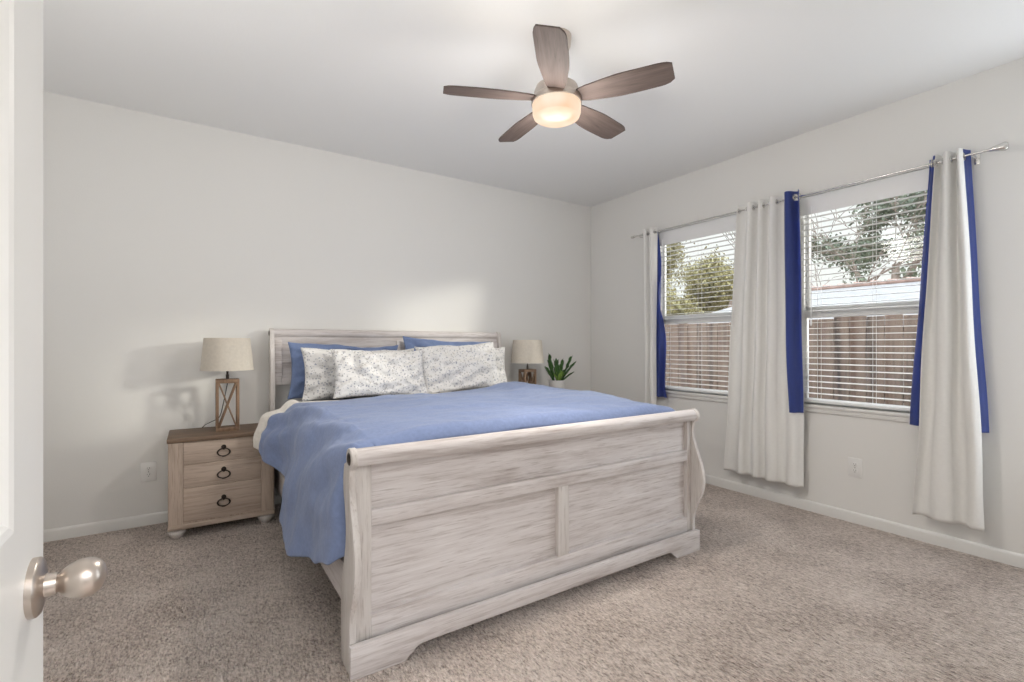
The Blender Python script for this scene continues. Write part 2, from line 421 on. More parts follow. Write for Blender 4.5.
def window(name, y0, y1):
    b = B(); x0, x1 = XR + .066, XR + .132; f = .022
    bx(b, (x0, y0 + .001, WZ0 + .001), (x1, y0 + f, WZ1 - .001), .003); bx(b, (x0, y1 - f, WZ0 + .001), (x1, y1 - .001, WZ1 - .001), .003)
    bx(b, (x0, y0 + f, WZ0 + .001), (x1, y1 - f, WZ0 + f), .003); bx(b, (x0, y0 + f, WZ1 - f), (x1, y1 - f, WZ1 - .001), .003)
    root = struct(name, b, 'vinyl')
    zm = 1.45; s = .019
    b = B(); xa, xb = x0 + .004, x0 + .034                       # lower sash, nearer the room
    bx(b, (xa, y0 + f, WZ0 + f), (xb, y0 + f + s, zm), .003); bx(b, (xa, y1 - f - s, WZ0 + f), (xb, y1 - f, zm), .003)
    bx(b, (xa, y0 + f + s, WZ0 + f), (xb, y1 - f - s, WZ0 + f + s), .003); bx(b, (xa, y0 + f + s, zm - .055), (xb, y1 - f - s, zm), .003)
    struct('lower_sash', b, 'vinyl', root)
    b = B(); xc, xd = x0 + .038, x0 + .064
    bx(b, (xc, y0 + f, zm - .02), (xd, y1 - f, zm + .03), .003)
    bx(b, (xc, y0 + f, zm + .03), (xd, y0 + f + .02, WZ1 - f), .003); bx(b, (xc, y1 - f - .02, zm + .03), (xd, y1 - f, WZ1 - f), .003)
    struct('upper_sash', b, 'vinyl', root)
    b = B(); bx(b, (xa + .012, y0 + f + s - .004, WZ0 + f + s - .004), (xa + .016, y1 - f - s + .004, zm - .05)); struct('lower_pane', b, 'glass', root, smooth=False)
    b = B(); bx(b, (xc + .010, y0 + f + .016, zm + .026), (xc + .014, y1 - f - .016, WZ1 - f + .004)); struct('upper_pane', b, 'glass', root, smooth=False)
    return root
window('window_1', *W1); window('window_2', *W2)
for i, (y0, y1) in enumerate((W1, W2), 1):
    b = B()
    bx(b, (XR - .022, y0 - .02, WZ0 - .018), (XR + .002, y1 + .02, WZ0 + .004), .005)
    bx(b, (XR, y0, WZ0), (XR + .065, y1, WZ0 + .004), .0)
    bx(b, (XR - .012, y0 - .01, WZ0 - .05), (XR, y1 + .01, WZ0 - .018), .003)
    struct('trim_%d' % i, b, 'trim')

# ------------------------------------------------------------------ open door at the left edge
DX = -.152
b = B(); t = .036; dz0, dz1 = .012, 2.04; dw0, dw1 = .0, .809
def door_box(y0, y1, z0, z1): bx(b, (DX - t, y0, z0), (DX, y1, z1), .0)
door_box(dw0, .115, dz0, dz1); door_box(.693, dw1, dz0, dz1)
for z0, z1 in ((dz0, .24), (.80, 1.005), (1.92, dz1)): door_box(.115, .693, z0, z1)
for z0, z1 in ((.24, .80), (1.005, 1.92)):                        # moulded panels
    y0, y1 = .115, .693
    for sgn, xs in ((1, DX), (-1, DX - t)):
        ring = []
        for ins, dep in ((0, 0), (.008, .002), (.016, .009), (.03, .010), (.06, .004)):
            x = xs - sgn * dep
            ring.append([b.verts.new((x, y, z)) for y, z in ((y0 + ins, z0 + ins), (y1 - ins, z0 + ins), (y1 - ins, z1 - ins), (y0 + ins, z1 - ins))])
        for r0, r1 in zip(ring, ring[1:]):
            for k in range(4): b.faces.new((r0[k], r0[(k + 1) % 4], r1[(k + 1) % 4], r1[k]))
        b.faces.new(ring[-1])
door = struct('door_1', b, 'door', smooth=False, recalc=True)
KY, KZ = .757, .9215
b = B(); lathe(b, [(.0325, 0), (.0325, .006), (.030, .0085), (.020, .0105), (.0130, .012), (.0120, .022)], 40, (DX, KY, KZ), 'X'); rose = obj('rose', b, 'nickel', door)
b = B(); lathe(b, [(.0105, .012), (.0105, .023), (.0118, .025), (.0160, .0285), (.0190, .033), (.0218, .040), (.0228, .047), (.0215, .054), (.0175, .060), (.0115, .064), (.005, .066), (.001, .0663)], 40, (DX, KY, KZ), 'X')
knob = obj('doorknob', b, 'nickel', door)
b = B(); bx(b, (DX - .03, dw1 - .002, KZ - .03), (DX - .006, dw1 + .002, KZ + .03), .001); obj('latch_plate', b, 'nickel', door)

# ------------------------------------------------------------------ bed
BX0, BX1, BY = .472, 2.468, 1.745
bed = thing('bed', 'whitewashed wooden sleigh bed with panelled headboard and footboard on the carpet', 'bed', (1.47, 2.85, 0))
def bpart(name, bm, mat, parent=None, **kw):
    bmesh.ops.translate(bm, verts=bm.verts, vec=(-1.47, -2.85, 0))
    return obj(name, bm, mat, parent or bed, **kw)
def spline(keys, n=10):
    out = []
    for i in range(len(keys) - 1):
        p0 = keys[max(i - 1, 0)]; p1 = keys[i]; p2 = keys[i + 1]; p3 = keys[min(i + 2, len(keys) - 1)]
        for k in range(n):
            t = k / n
            out.append(tuple(.5 * (2 * p1[j] + (p2[j] - p0[j]) * t + (2 * p0[j] - 5 * p1[j] + 4 * p2[j] - p3[j]) * t * t + (3 * p1[j] - p0[j] - 3 * p2[j] + p3[j]) * t ** 3) for j in range(2)))
    return out + [keys[-1]]
# footboard: S curved side posts, rolled top rail, two sunk panels over a bracket plinth
front = [(1.772, .10), (1.775, .17), (1.762, .235), (1.738, .29), (1.714, .35), (1.705, .41), (1.712, .47), (1.734, .54), (1.758, .60), (1.776, .66), (1.780, .70), (1.772, .745)]
back = [(1.848, .755), (1.862, .70), (1.858, .65), (1.838, .59), (1.826, .52), (1.834, .45), (1.862, .37), (1.890, .28), (1.896, .18), (1.896, .0)]
CAPC, CAPR = (1.782, .784), .039
cap = [(CAPC[0] + CAPR * math.cos(a), CAPC[1] + CAPR * math.sin(a)) for a in [math.radians(d) for d in range(215, -36, -12)]]
post_poly = [(1.772, 0.0)] + spline(front, 5) + cap + spline(back, 5)
for s, x0 in ((0, BX0), (1, BX1 - .024)):
    b = B(); prism(b, post_poly, 'X', x0, x0 + .024, .003); fp = bpart('footboard_post', b, 'ww_z')
    for xx in ((x0 - .002, x0 + .001),) if s == 0 else ((x0 + .023, x0 + .026),):
        b = B(); lathe(b, [(.001, -.002), (.012, -.002), (.021, .0), (.024, .002), (.021, .004)], 24, (xx[0], CAPC[0], CAPC[1]), 'X'); bpart('rosette', b, 'bronze', fp).location = (0, 0, 0)
xi0, xi1 = BX0 + .024, BX1 - .024
b = B(); R = CAPR - .004                                         # rolled top rail
roll = [(CAPC[0] + R * math.cos(math.radians(d)), CAPC[1] + R * math.sin(math.radians(d))) for d in range(228, -50, -12)]
prism(b, roll + [(1.832, .757), (1.786, .757)], 'X', xi0, xi1); bpart('footboard_rail', b, 'ww_x')
b = B()
PF = 1.787
bx(b, (.556, PF, .522), (2.41, 1.842, .582), .003)                # middle rail
bx(b, (.556, PF, .10), (2.41, 1.842, .192), .002)
bpart('footboard_frame', b, 'ww_x')
for x0, x1, z0, z1 in ((xi0, .556, .10, .762), (2.41, xi1, .10, .762), (1.447, 1.512, .192, .522)):
    b = B(); bx(b, (x0, PF, z0), (x1, 1.842, z1), .0015); bpart('footboard_stile', b, 'ww_z')
b = B(); bx(b, (.55, 1.812, .575), (2.415, 1.835, .765)); bpart('upper_panel', b, 'ww_x2', smooth=False)
for x0, x1 in ((.55, 1.452), (1.507, 2.415)):
    b = B(); bx(b, (x0, 1.812, .185), (x1, 1.835, .53)); bpart('lower_panel', b, 'ww_x2', smooth=False)
b = B()                                                          # bracket plinth
L0, L1 = BX0 - .004, BX1 + .004
pl = [(L0, 0), (L0, .118), (L1, .118), (L1, 0), (2.265, 0), (2.262, .006), (2.250, .018), (2.236, .024), (2.226, .036), (2.205, .046), (2.15, .048),
      (.79, .048), (.735, .046), (.714, .036), (.704, .024), (.690, .018), (.678, .006), (.675, 0)]
prism(b, pl, 'Y', 1.745, 1.771, .003); bpart('footboard_plinth', b, 'ww_x')
# headboard
HBF = 3.90
hpost = [(3.885, 0.0), (3.885, .55)] + spline([(3.885, .70), (3.876, .80), (3.872, .90), (3.876, 1.0), (3.888, 1.10), (3.903, 1.18), (3.914, 1.24)], 5)
hcapc = (3.95, 1.285); hrail = (3.972, 1.285)
hcap = [(hcapc[0] + .036 * math.cos(math.radians(d)), hcapc[1] + .036 * math.sin(math.radians(d))) for d in range(200, -60, -12)]
hpost += hcap + [(3.985, 1.20), (3.985, 1.1), (3.98, 1.0), (3.975, .9), (3.975, .7), (3.975, 0)]
for s, x0 in ((0, BX0), (1, BX1 - .03)):
    b = B(); prism(b, hpost, 'X', x0, x0 + .03, .003); hp = bpart('headboard_post', b, 'ww_z')
    b = B(); lathe(b, [(.001, -.002), (.012, -.002), (.019, .0), (.021, .002), (.019, .004)], 20, (x0 - .002 if s == 0 else x0 + .028, hcapc[0], hcapc[1]), 'X'); bpart('rosette', b, 'bronze', hp)
h0, h1 = BX0 + .03, BX1 - .03
b = B(); prism(b, [(hrail[0] + .033 * math.cos(math.radians(d)), hrail[1] + .033 * math.sin(math.radians(d))) for d in range(235, -60, -12)] + [(3.985, 1.225), (3.953, 1.225)], 'X', h0, h1); bpart('headboard_rail', b, 'ww_x')
b = B()
bx(b, (h0, 3.940, .90), (h0 + .055, 3.985, 1.235), .002); bx(b, (h1 - .055, 3.940, .90), (h1, 3.985, 1.235), .002)
bx(b, (1.44, 3.940, .90), (1.505, 3.985, 1.235), .002)
bx(b, (h0 + .055, 3.940, 1.065), (1.44, 3.985, 1.085), .002); bx(b, (1.505, 3.940, 1.065), (h1 - .055, 3.985, 1.085), .002)
bx(b, (h0 + .055, 3.940, .90), (1.44, 3.985, .955), .002); bx(b, (1.505, 3.940, .90), (h1 - .055, 3.985, .955), .002)
bpart('headboard_frame', b, 'ww_x')
for x0, x1 in ((h0 + .05, 1.445), (1.50, h1 - .05)):
    b = B(); bx(b, (x0, 3.957, .92), (x1, 3.977, 1.23)); bpart('headboard_panel', b, 'ww_x2', smooth=False)
b = B(); bx(b, (h0, 3.905, .15), (h1, 3.94, .45), .002); bpart('lower_board', b, 'ww_x')
for x0 in (BX0 + .026, BX1 - .052):
    b = B(); bx(b, (x0, 1.897, .175), (x0 + .026, 3.884, .335), .003); bpart('side_rail', b, 'ww_y')
b = B()
for k in range(8):
    y = 2.0 + k * .25; bx(b, (BX0 + .052, y, .255), (BX1 - .052, y + .08, .275), .002)
bpart('slats', b, 'ww_x')

b = B()                                                           # mattress under a charcoal sheet
bx(b, (.575, 1.90, .276), (2.365, 3.875, .765), .06, 4)
bmesh.ops.subdivide_edges(b, edges=[e for e in b.edges if e.calc_length() > .3], cuts=10, use_grid_fill=True)
mt = tag(obj('mattress', b, 'sheet'), 'king mattress in a charcoal grey fitted sheet showing beside the pillows', 'mattress')

# duvet: one sheet laid over the mattress, its left side hanging in a deep lobe
hemz = [(1.86, .40), (1.95, .345), (2.2, .275), (2.45, .225), (2.64, .222), (2.75, .27), (2.88, .37), (3.05, .435), (3.25, .49), (3.36, .53), (3.47, .55)]
hemx = [(1.86, .445), (2.2, .412), (2.45, .372), (2.62, .352), (2.75, .385), (2.88, .45), (3.08, .432), (3.28, .365), (3.36, .345), (3.47, .34)]
midx = [(1.86, .452), (2.2, .442), (2.6, .436), (2.9, .455), (3.1, .44), (3.28, .375), (3.36, .353), (3.47, .348)]
topz = [(1.84, .82), (1.95, .834), (2.2, .84), (2.8, .848), (3.12, .838), (3.40, .808), (3.47, .802)]
def duvet_pt(u, y, off=0.0):
    """u: 0 left hem .. 1 right hem"""
    if callable(off): off = off(u, y)
    hz, hx, tz = interp(hemz, y), interp(hemx, y), interp(topz, y)
    XA, XB = .60, 2.36                                            # where the flat top ends
    nz = fbm(u * 6, y * 2.2, 3.1) * .016 + fbm(u * 16 + 4, y * 5, 1.7) * .008 + abs(fbm(u * 9 + y * 1.5, y * 3.5 - u * 4, 6.2)) * .010
    diag = math.sin(26 * (u * 2.1 + y * .42)) * .011 * sstep(.0, .12, u) * (1 - sstep(.24, .42, u))
    if u < .30:
        t = u / .30                                               # 0 hem .. 1 top edge
        ex, ez = hx, hz
        # quadratic-ish curve hem -> side -> over the edge
        P0 = Vector((ex, ez)); P1 = Vector((interp(midx, y), ez + (tz - ez) * .52)); P2 = Vector((.455, tz + .005)); P3 = Vector((XA, tz))
        q = 1 - t
        p = P0 * q ** 3 + P1 * 3 * q * q * t + P2 * 3 * q * t * t + P3 * t ** 3
        fold = math.sin(y * 15 + 5 * t) * .014 * (1 - t) * sstep(0, .15, 1 - t)
        n_out = Vector((-(1 - t), t)).normalized()
        p = p + n_out * (nz + diag + off) + Vector((fold, 0))
        return Vector((p.x, y + fbm(u * 5, y * 3, 9) * .008, p.y))
    if u < .82:
        t = (u - .30) / .52; x = XA + (XB - XA) * t
        crown = .018 * math.sin(PI * t) + .055 * math.exp(-((x - 2.12) / .24) ** 2 - ((y - 3.12) / .28) ** 2) + .012 * math.exp(-((x - 2.2) / .3) ** 2)
        return Vector((x, y, tz + crown + nz + off))
    t = (u - .82) / .18
    q = 1 - t
    crown = .055 * math.exp(-((2.36 - 2.12) / .24) ** 2 - ((y - 3.12) / .28) ** 2) + .012 * math.exp(-((2.36 - 2.2) / .3) ** 2)
    P0 = Vector((XB, tz + crown)); P1 = Vector((2.50, tz + crown * .6)); P2 = Vector((2.535, .70)); P3 = Vector((2.53, .42))
    p = P0 * q ** 3 + P1 * 3 * q * q * t + P2 * 3 * q * t * t + P3 * t ** 3
    n_out = Vector((t, 1 - t)).normalized()
    p = p + n_out * (nz + off)
    return Vector((p.x, y, p.y))
def sheet(y0, y1, nv, nu, u0=0.0, u1=1.0, drop=True, off=0.0):
    bm = B(); g = []
    for j in range(nv + 1):
        y = y0 + (y1 - y0) * j / nv; row = []
        for i in range(nu + 1):
            u = u0 + (u1 - u0) * i / nu
            p = duvet_pt(u, y, off)
            if drop and j < 4: p = Vector((p.x + (.055, .026, .010, .003)[j] * (1 if u < .3 else 0), p.y, p.z - (.05, .022, .008, .002)[j] * (1 if u > .2 else u / .2)))
            row.append(bm.verts.new(p))
        g.append(row)
    for j in range(nv):
        for i in range(nu): bm.faces.new((g[j][i], g[j][i + 1], g[j + 1][i + 1], g[j + 1][i]))
    return bm
bm = sheet(1.870, 3.40, 98, 150)
dv = tag(obj('duvet', bm, 'duvet', angle=180), 'blue cotton duvet spread over the bed and hanging over its left side', 'duvet')
md = dv.modifiers.new('thickness', 'SOLIDIFY'); md.thickness = .018; md.offset = -1
md = dv.modifiers.new('soft', 'SUBSURF'); md.levels = 1; md.render_levels = 1
bm = sheet(3.396, 3.455, 6, 150, 0.0, 1.0, False, lambda u, y: .001 + .026 * sstep(3.385, 3.46, y) * (1 - sstep(.26, .34, u)) - .02 * sstep(3.40, 3.45, y) * sstep(.34, .42, u))
tr = obj('border', bm, 'duvet_trim', dv, angle=180); tr['label'] = 'cream border at the head end'
md = tr.modifiers.new('thickness', 'SOLIDIFY'); md.thickness = .016; md.offset = -1
md = tr.modifiers.new('soft', 'SUBSURF'); md.levels = 1; md.render_levels = 1

# pillows
def pillow(label, mat, loc, W, Hh, T, lean, rz=0.0, roll=0.0, seed=0, flop=0.0, group=None, wr=1.0):
    bm = B(); nu, nv = 44, 30; top, bot = [], []
    def edge(u, v):
        k = 1 - .07 * (1 - abs(v) ** 2.2) if True else 1
        k2 = 1 - .10 * (1 - abs(u) ** 2.2)
        return u * k, v * k2
    for j in range(nv + 1):
        rt, rb = [], []
        for i in range(nu + 1):
            u = -1 + 2 * i / nu; v = -1 + 2 * j / nv
            eu, ev = edge(u, v)
            th = ((1 - abs(u) ** 2.6) * (1 - abs(v) ** 2.4)) ** .48
            n1 = fbm(u * 2.2 + seed, v * 2.2, seed * 1.7) * .030 + fbm(u * 5 + seed, v * 3.5, seed) * .014
            n2 = fbm(u * 2 + seed, v * 2, seed * 3.1 + 4) * .02
            # radiating creases from the corners
            cr_ = math.sin((u * 3.1 - v * 5.3) * 2.6 + seed) * .006 + math.sin((u * 5.1 + v * 4.3) * 2.2 + seed * 2) * .005
            x, z = eu * W / 2, ev * Hh / 2
            z += fbm(u * 1.5 + seed, 7.7, seed) * .02 * (v + 1) / 2
            fl = -flop * sstep(.2, 1.0, v) ** 1.5
            mid = Vector((x, fl + .3 * T * th * 0, z))
            if i in (0, nu) or j in (0, nv):
                a = bm.verts.new(mid); rt.append(a); rb.append(a)
            else:
                rt.append(bm.verts.new(mid + Vector((0, -(T / 2 * th + (n1 + cr_) * wr * min(1, th * 1.6)), 0))))
                rb.append(bm.verts.new(mid + Vector((0, T / 2 * th + n2 * th, 0))))
        top.append(rt); bot.append(rb)
    for j in range(nv):
        for i in range(nu):
            bm.faces.new((top[j][i], top[j][i + 1], top[j + 1][i + 1], top[j + 1][i]))
            q = (bot[j][i], bot[j + 1][i], bot[j + 1][i + 1], bot[j][i + 1])
            try: bm.faces.new(q)
            except ValueError: pass
    bmesh.ops.translate(bm, verts=bm.verts, vec=(0, 0, Hh / 2))
    o = obj('pillow', bm, mat, angle=180); o.location = loc
    o.rotation_euler = (-lean, roll, rz)
    md = o.modifiers.new('soft', 'SUBSURF'); md.levels = 1; md.render_levels = 1
    return tag(o, label, 'pillow', group)
G = 'pillows at the head of the bed'
pillow('blue pillow leaning on the left half of the headboard, its left end bare', 'blue_pillow', (.99, 3.79, .785), .86, .44, .11, .17, 0, .035, 1.3, group=G)
pillow('blue pillow leaning on the right half of the headboard, tilted up at its left', 'blue_pillow', (1.875, 3.79, .785), .87, .48, .10, .16, 0, .03, 4.1, group=G)
pillow('floral pillow on the left side of the bed, partly behind another', 'floral', (1.065, 3.622, .785), .88, .40, .13, .22, 0, .02, 2.2, group=G)
pillow('floral pillow furthest back at the right end, only its right corner showing', 'floral', (1.985, 3.66, .785), .84, .41, .10, .19, 0, 0, 3.3, group=G)
pillow('floral pillow lying foremost of all in front of the left floral pillow', 'floral', (1.155, 3.43, .814), .72, .375, .15, .36, 0, .03, 6.4, group=G)
pillow('floral pillow foremost on the right half of the bed, with deep creases', 'floral', (1.855, 3.475, .806), .75, .435, .15, .36, 0, -.05, 7.9, group=G)

# ------------------------------------------------------------------ nightstands
def nightstand(loc, label):
    r = thing('nightstand', label, 'nightstand', loc, 0, 'nightstands on both sides of the bed')
    hw, yf, yb = .292, -.19, .205
    b = B(); bx(b, (-hw, yf, .085), (hw, yb, .595), .003); obj('body', b, 'ns_z', r)
    b = B(); bx(b, (-hw - .006, yf - .012, .595), (hw + .006, yb, .622), .005); obj('top', b, 'ns_top', r)
    for s in (-1, 1):
        b = B(); x = s * (hw - .039); bx(b, (x - .037, yf - .008, .088), (x + .037, yf + .01, .595), .003); obj('stile', b, 'ns_z', r)
    b = B(); bx(b, (-hw - .003, yf - .012, .060), (hw + .003, yb, .090), .006); obj('base_moulding', b, 'ns_x', r)
    for z0, z1 in ((.457, .590), (.311, .453), (.100, .307)):
        b = B(); bx(b, (-.214, yf - .006, z0), (.214, yf + .014, z1), .004); d = obj('drawer', b, 'ns_x', r)
        zc = (z0 + z1) / 2; zk = zc + .022
        b = B(); lathe(b, [(.013, 0), (.014, .004), (.010, .010), (.012, .016), (.009, .021), (.002, .023)], 18, (0, yf - .006, zk), 'Y')
        torus(b, (0, yf - .018, zk - .033), .030, .0042, 'Y', 28, 8, 1.15, .80)
        for dx in (-.006, 0, .006): bx(b, (dx - .003, yf - .023, zk - .062), (dx + .003, yf - .014, zk - .054), .002)
        lathe(b, [(.005, -.006), (.007, 0), (.005, .006)], 10, (0, yf - .018, zk - .010), 'Z')
        obj('ring_pull', b, 'bronze', d)
    for sx_ in (-1, 1):
        for sy_ in (yf + .045, yb - .055):
            b = B(); lathe(b, [(.026, 0), (.030, .006), (.046, .026), (.050, .038), (.047, .048), (.036, .056), (.036, .062)], 24, (sx_ * (hw - .045), sy_, 0)); obj('foot', b, 'ww_z', r)
    return r
ns = nightstand((.168, 3.80, 0), 'three drawer nightstand with brown top and ring pulls, left of the bed')
dup(ns, (2.80, 3.80, 0), 'nightstand right of the bed under the potted plant, mostly hidden by the duvet')

# ------------------------------------------------------------------ table lamps
def table_lamp(loc, label):
    r = thing('table_lamp', label, 'lamp', loc, 0, 'pair of bedside lamps')
    a, d, hb = .068, .053, .345
    b = B(); bx(b, (-a, -d, 0), (a, d, .022), .002); obj('base', b, 'lamp_wood', r)
    b = B(); bx(b, (-a, -d, hb - .026), (a, d, hb), .002); obj('top_block', b, 'lamp_wood', r)
    for sx_ in (-1, 1):
        for sy_ in (-1, 1):
            b = B(); x, y = sx_ * (a - .008), sy_ * (d - .008); bx(b, (x - .008, y - .008, .022), (x + .008, y + .008, hb - .026), .0015); obj('corner_post', b, 'lamp_wood', r)
    zz0, zz1 = .024, hb - .028
    for sy_ in (-1, 1):
        y = sy_ * (d - .006)
        b = B(); bar(b, (-a + .018, y, zz0), (a - .018, y, zz1), .008, .015, (0, 1, 0), .001)
        bar(b, (a - .018, y - .002 * sy_, zz0), (-a + .018, y - .002 * sy_, zz1), .008, .015, (0, 1, 0), .001); obj('cross_brace', b, 'lamp_wood', r)
    for sx_ in (-1, 1):
        x = sx_ * (a - .006)
        b = B(); bar(b, (x, -d + .018, zz0), (x, d - .018, zz1), .008, .013, (1, 0, 0), .001)
        bar(b, (x, d - .018, zz0), (x, -d + .018, zz1), .008, .013, (1, 0, 0), .001); obj('cross_brace', b, 'lamp_wood', r)
    b = B(); lathe(b, [(.010, hb), (.010, hb + .03), (.007, hb + .032), (.007, hb + .075), (.017, hb + .078), (.017, hb + .12)], 16); obj('neck', b, 'bronze', r)
    z0, z1 = .405, .622
    b = B(); n = 56; ra, rb = .158, .137; T = .003
    prof = [(ra, z0), (rb, z1), (rb - T, z1), (ra - T, z0)]
    rings = []
    for rr, z in prof: rings.append([b.verts.new((rr * math.cos(2 * PI * k / n), rr * math.sin(2 * PI * k / n), z)) for k in range(n)])
    for q in range(4):
        A, D = rings[q], rings[(q + 1) % 4]
        for k in range(n): b.faces.new((A[k], A[(k + 1) % n], D[(k + 1) % n], D[k]))
    sh = obj('lamp_shade', b, 'shade', r)
    b = B(); torus(b, (0, 0, z1 - .02), .030, .002, 'Z', 20, 6)
    for k in range(3):
        an = 2 * PI * k / 3; tube(b, [(.03 * math.cos(an), .03 * math.sin(an), z1 - .02), ((rb - .003) * math.cos(an), (rb - .003) * math.sin(an), z1 - .006)], .0018, 6)
    tube(b, [(0, 0, hb + .12), (0, 0, z1 - .018), (.03, 0, z1 - .02)], .0025, 6)
    obj('shade_ring', b, 'bronze', sh)
    b = B(); lathe(b, [(.013, hb + .12), (.014, hb + .135), (.028, hb + .165), (.030, hb + .185), (.022, hb + .207), (.005, hb + .216)], 18); obj('bulb', b, 'pot', r)
    b = B()
    pts = [(.0, 0, hb - .03), (-.012, .006, hb - .10), (-.030, .012, hb - .20), (-.040, .03, .10), (-.055, .051, .072), (-.085, .075, .055), (-.125, .12, .028), (-.14, .165, .004), (-.138, .185, .006)]
    tube(b, [Vector((*p,)) for p in spline3(pts)], .0028, 8); obj('power_cord', b, 'cord', r)
    return r
def spline3(keys, n=6):
    out = []
    for i in range(len(keys) - 1):
        p0, p1, p2, p3 = keys[max(i - 1, 0)], keys[i], keys[i + 1], keys[min(i + 2, len(keys) - 1)]
        for k in range(n):
            t = k / n
            out.append(tuple(.5 * (2 * p1[j] + (p2[j] - p0[j]) * t + (2 * p0[j] - 5 * p1[j] + 4 * p2[j] - p3[j]) * t * t + (3 * p1[j] - p0[j] - 3 * p2[j] + p3[j]) * t ** 3) for j in range(3)))
    return out + [keys[-1]]
tl = table_lamp((.199, 3.80, .622), 'table lamp with cross braced wooden base and cream shade on the left nightstand')
dup(tl, (2.665, 3.76, .622), 'table lamp behind the right pillows, its wooden base half hidden by the duvet')

# ------------------------------------------------------------------ potted plant
pl_ = thing('potted_plant', 'potted green plant with glossy upright leaves beside the right lamp', 'plant', (2.975, 3.70, .622))
b = B(); lathe(b, [(.055, 0), (.060, .004), (.078, .215), (.082, .222), (.082, .232), (.074, .232), (.072, .205), (.002, .205)], 32); obj('pot', b, 'pot', pl_)
b = B(); lathe(b, [(.002, .2052), (.072, .2052), (.071, .212), (.03, .217), (.002, .218)], 24); obj('soil', b, 'soil', pl_)
rnd = random.Random(5)
def leaf(bm, base, d, length, width, bend):
    d = Vector(d).normalized(); side = d.cross(Vector((0, 0, 1)))
    if side.length < .05: side = Vector((1, 0, 0))
    side.normalize(); nrm = side.cross(d); rows = []
    for i in range(9):
        t = i / 8; wd = width * math.sin(PI * min(1, t * .93 + .05)) ** .8
        c = Vector(base) + d * length * t - nrm * bend * t * t
        rows.append([bm.verts.new(c + side * wd * k + nrm * (abs(k) * wd * .35)) for k in (-.5, 0, .5)])
    for a, c in zip(rows, rows[1:]):
        for k in range(2): bm.faces.new((a[k], a[k + 1], c[k + 1], c[k]))
def stem(i, ang, tilt, length, mat='leaf'):
    d = Vector((math.cos(ang) * math.sin(tilt), math.sin(ang) * math.sin(tilt), math.cos(tilt)))
    base = Vector((math.cos(ang) * .022, math.sin(ang) * .022, .20))
    bm = B(); tube(bm, [base, base + d * length * .5, base + d * length], [.006, .005, .003], 7)
    s = d.cross(Vector((0, 0, 1))).normalized() if tilt > .05 else Vector((1, 0, 0))
    for k in range(6):
        q = base + d * length * (.25 + .13 * k)
        for sg in (-1, 1): leaf(bm, q, d * 1.1 + s * sg * .42 + Vector((rnd.uniform(-.2, .2), rnd.uniform(-.2, .2), .1)), .085 - .004 * k, .032, .006)
    leaf(bm, base + d * length * .95, d, .06, .024, .0)
    o = obj('leafy_stem', bm, mat, pl_, angle=180)
    sm = o.modifiers.new('thickness', 'SOLIDIFY'); sm.thickness = .0012
cam_r = -YAW                                                       # stems fan out sideways as in the photo
for i, (an, ti, ln) in enumerate(((-.56 + PI, .20, .255), (-.56 + PI, .26, .20), (-.56, .46, .26), (-.56, .66, .23), (-.56, .16, .20), (1.0, .2, .20), (-2.1, .30, .15), (-.9, .9, .14), (2.9, .55, .15))):
    stem(i, an, ti, ln)
for an, ti, ln in ((-2.0, .22, .085), (-1.2, .3, .075)): stem(9, an, ti, ln, 'leaf_pale')

# ------------------------------------------------------------------ wall outlets
def outlet(loc, rz, label):
    r = thing('wall_outlet', label, 'outlet', loc, rz, 'white duplex outlets low on the walls')
    b = B(); bx(b, (-.042, -.006, -.064), (.042, 0, .064), .003); obj('cover_plate', b, 'plastic', r)
    for s in (-1, 1):
        b = B(); zc = s * .021
        lathe(b, [(.0165, 0), (.0165, .0015), (.015, .002)], 24, (0, -.006, zc), 'Y', 1.0, .86); rc = obj('receptacle', b, 'plastic', r)
        b = B()
        bx(b, (-.0075, -.0084, zc + .001), (-.0055, -.0078, zc + .009)); bx(b, (.0050, -.0084, zc), (.0070, -.0078, zc + .010)); lathe(b, [(.0026, 0), (.0026, .0006)], 10, (0, -.0078, zc - .007), 'Y')
        obj('slot', b, 'slot', rc, smooth=False)
    b = B(); lathe(b, [(.003, 0), (.0025, .001)], 10, (0, -.006, 0), 'Y'); obj('screw', b, 'slot', r)
    return r
outlet((-.243, YB, .353), 0, 'white wall outlet low on the back wall left of the nightstand')
outlet((XR, 1.435, .372), -PI / 2, 'white wall outlet under the right hand window')

# ------------------------------------------------------------------ ceiling fan
FX, FY = 1.522, 1.895
fan = thing('ceiling_fan', 'five blade ceiling fan with lit drum glass, hanging from the ceiling over the bed', 'ceiling fan', (FX, FY, ZC))
b = B(); lathe(b, [(.001, 0), (.074, 0), (.074, -.012), (.070, -.05), (.058, -.076), (.034, -.086), (.012, -.088)], 36); obj('canopy', b, 'nickel', fan)
b = B(); lathe(b, [(.012, -.08), (.012, -.17), (.040, -.175), (.046, -.19), (.046, -.235), (.06, -.25)], 28); obj('downrod', b, 'chrome', fan)
b = B(); lathe(b, [(.02, -.24), (.085, -.245), (.105, -.255), (.112, -.275), (.112, -.300), (.122, -.308), (.126, -.320), (.126, -.338), (.10, -.345), (.01, -.345)], 44); obj('motor_housing', b, 'nickel', fan)
b = B(); lathe(b, [(.10, -.335), (.1215, -.338), (.1215, -.352), (.120, -.385), (.114, -.402), (.096, -.412), (.05, -.418), (.002, -.419)], 44); obj('glass_shade', b, 'lamp_glass', fan)
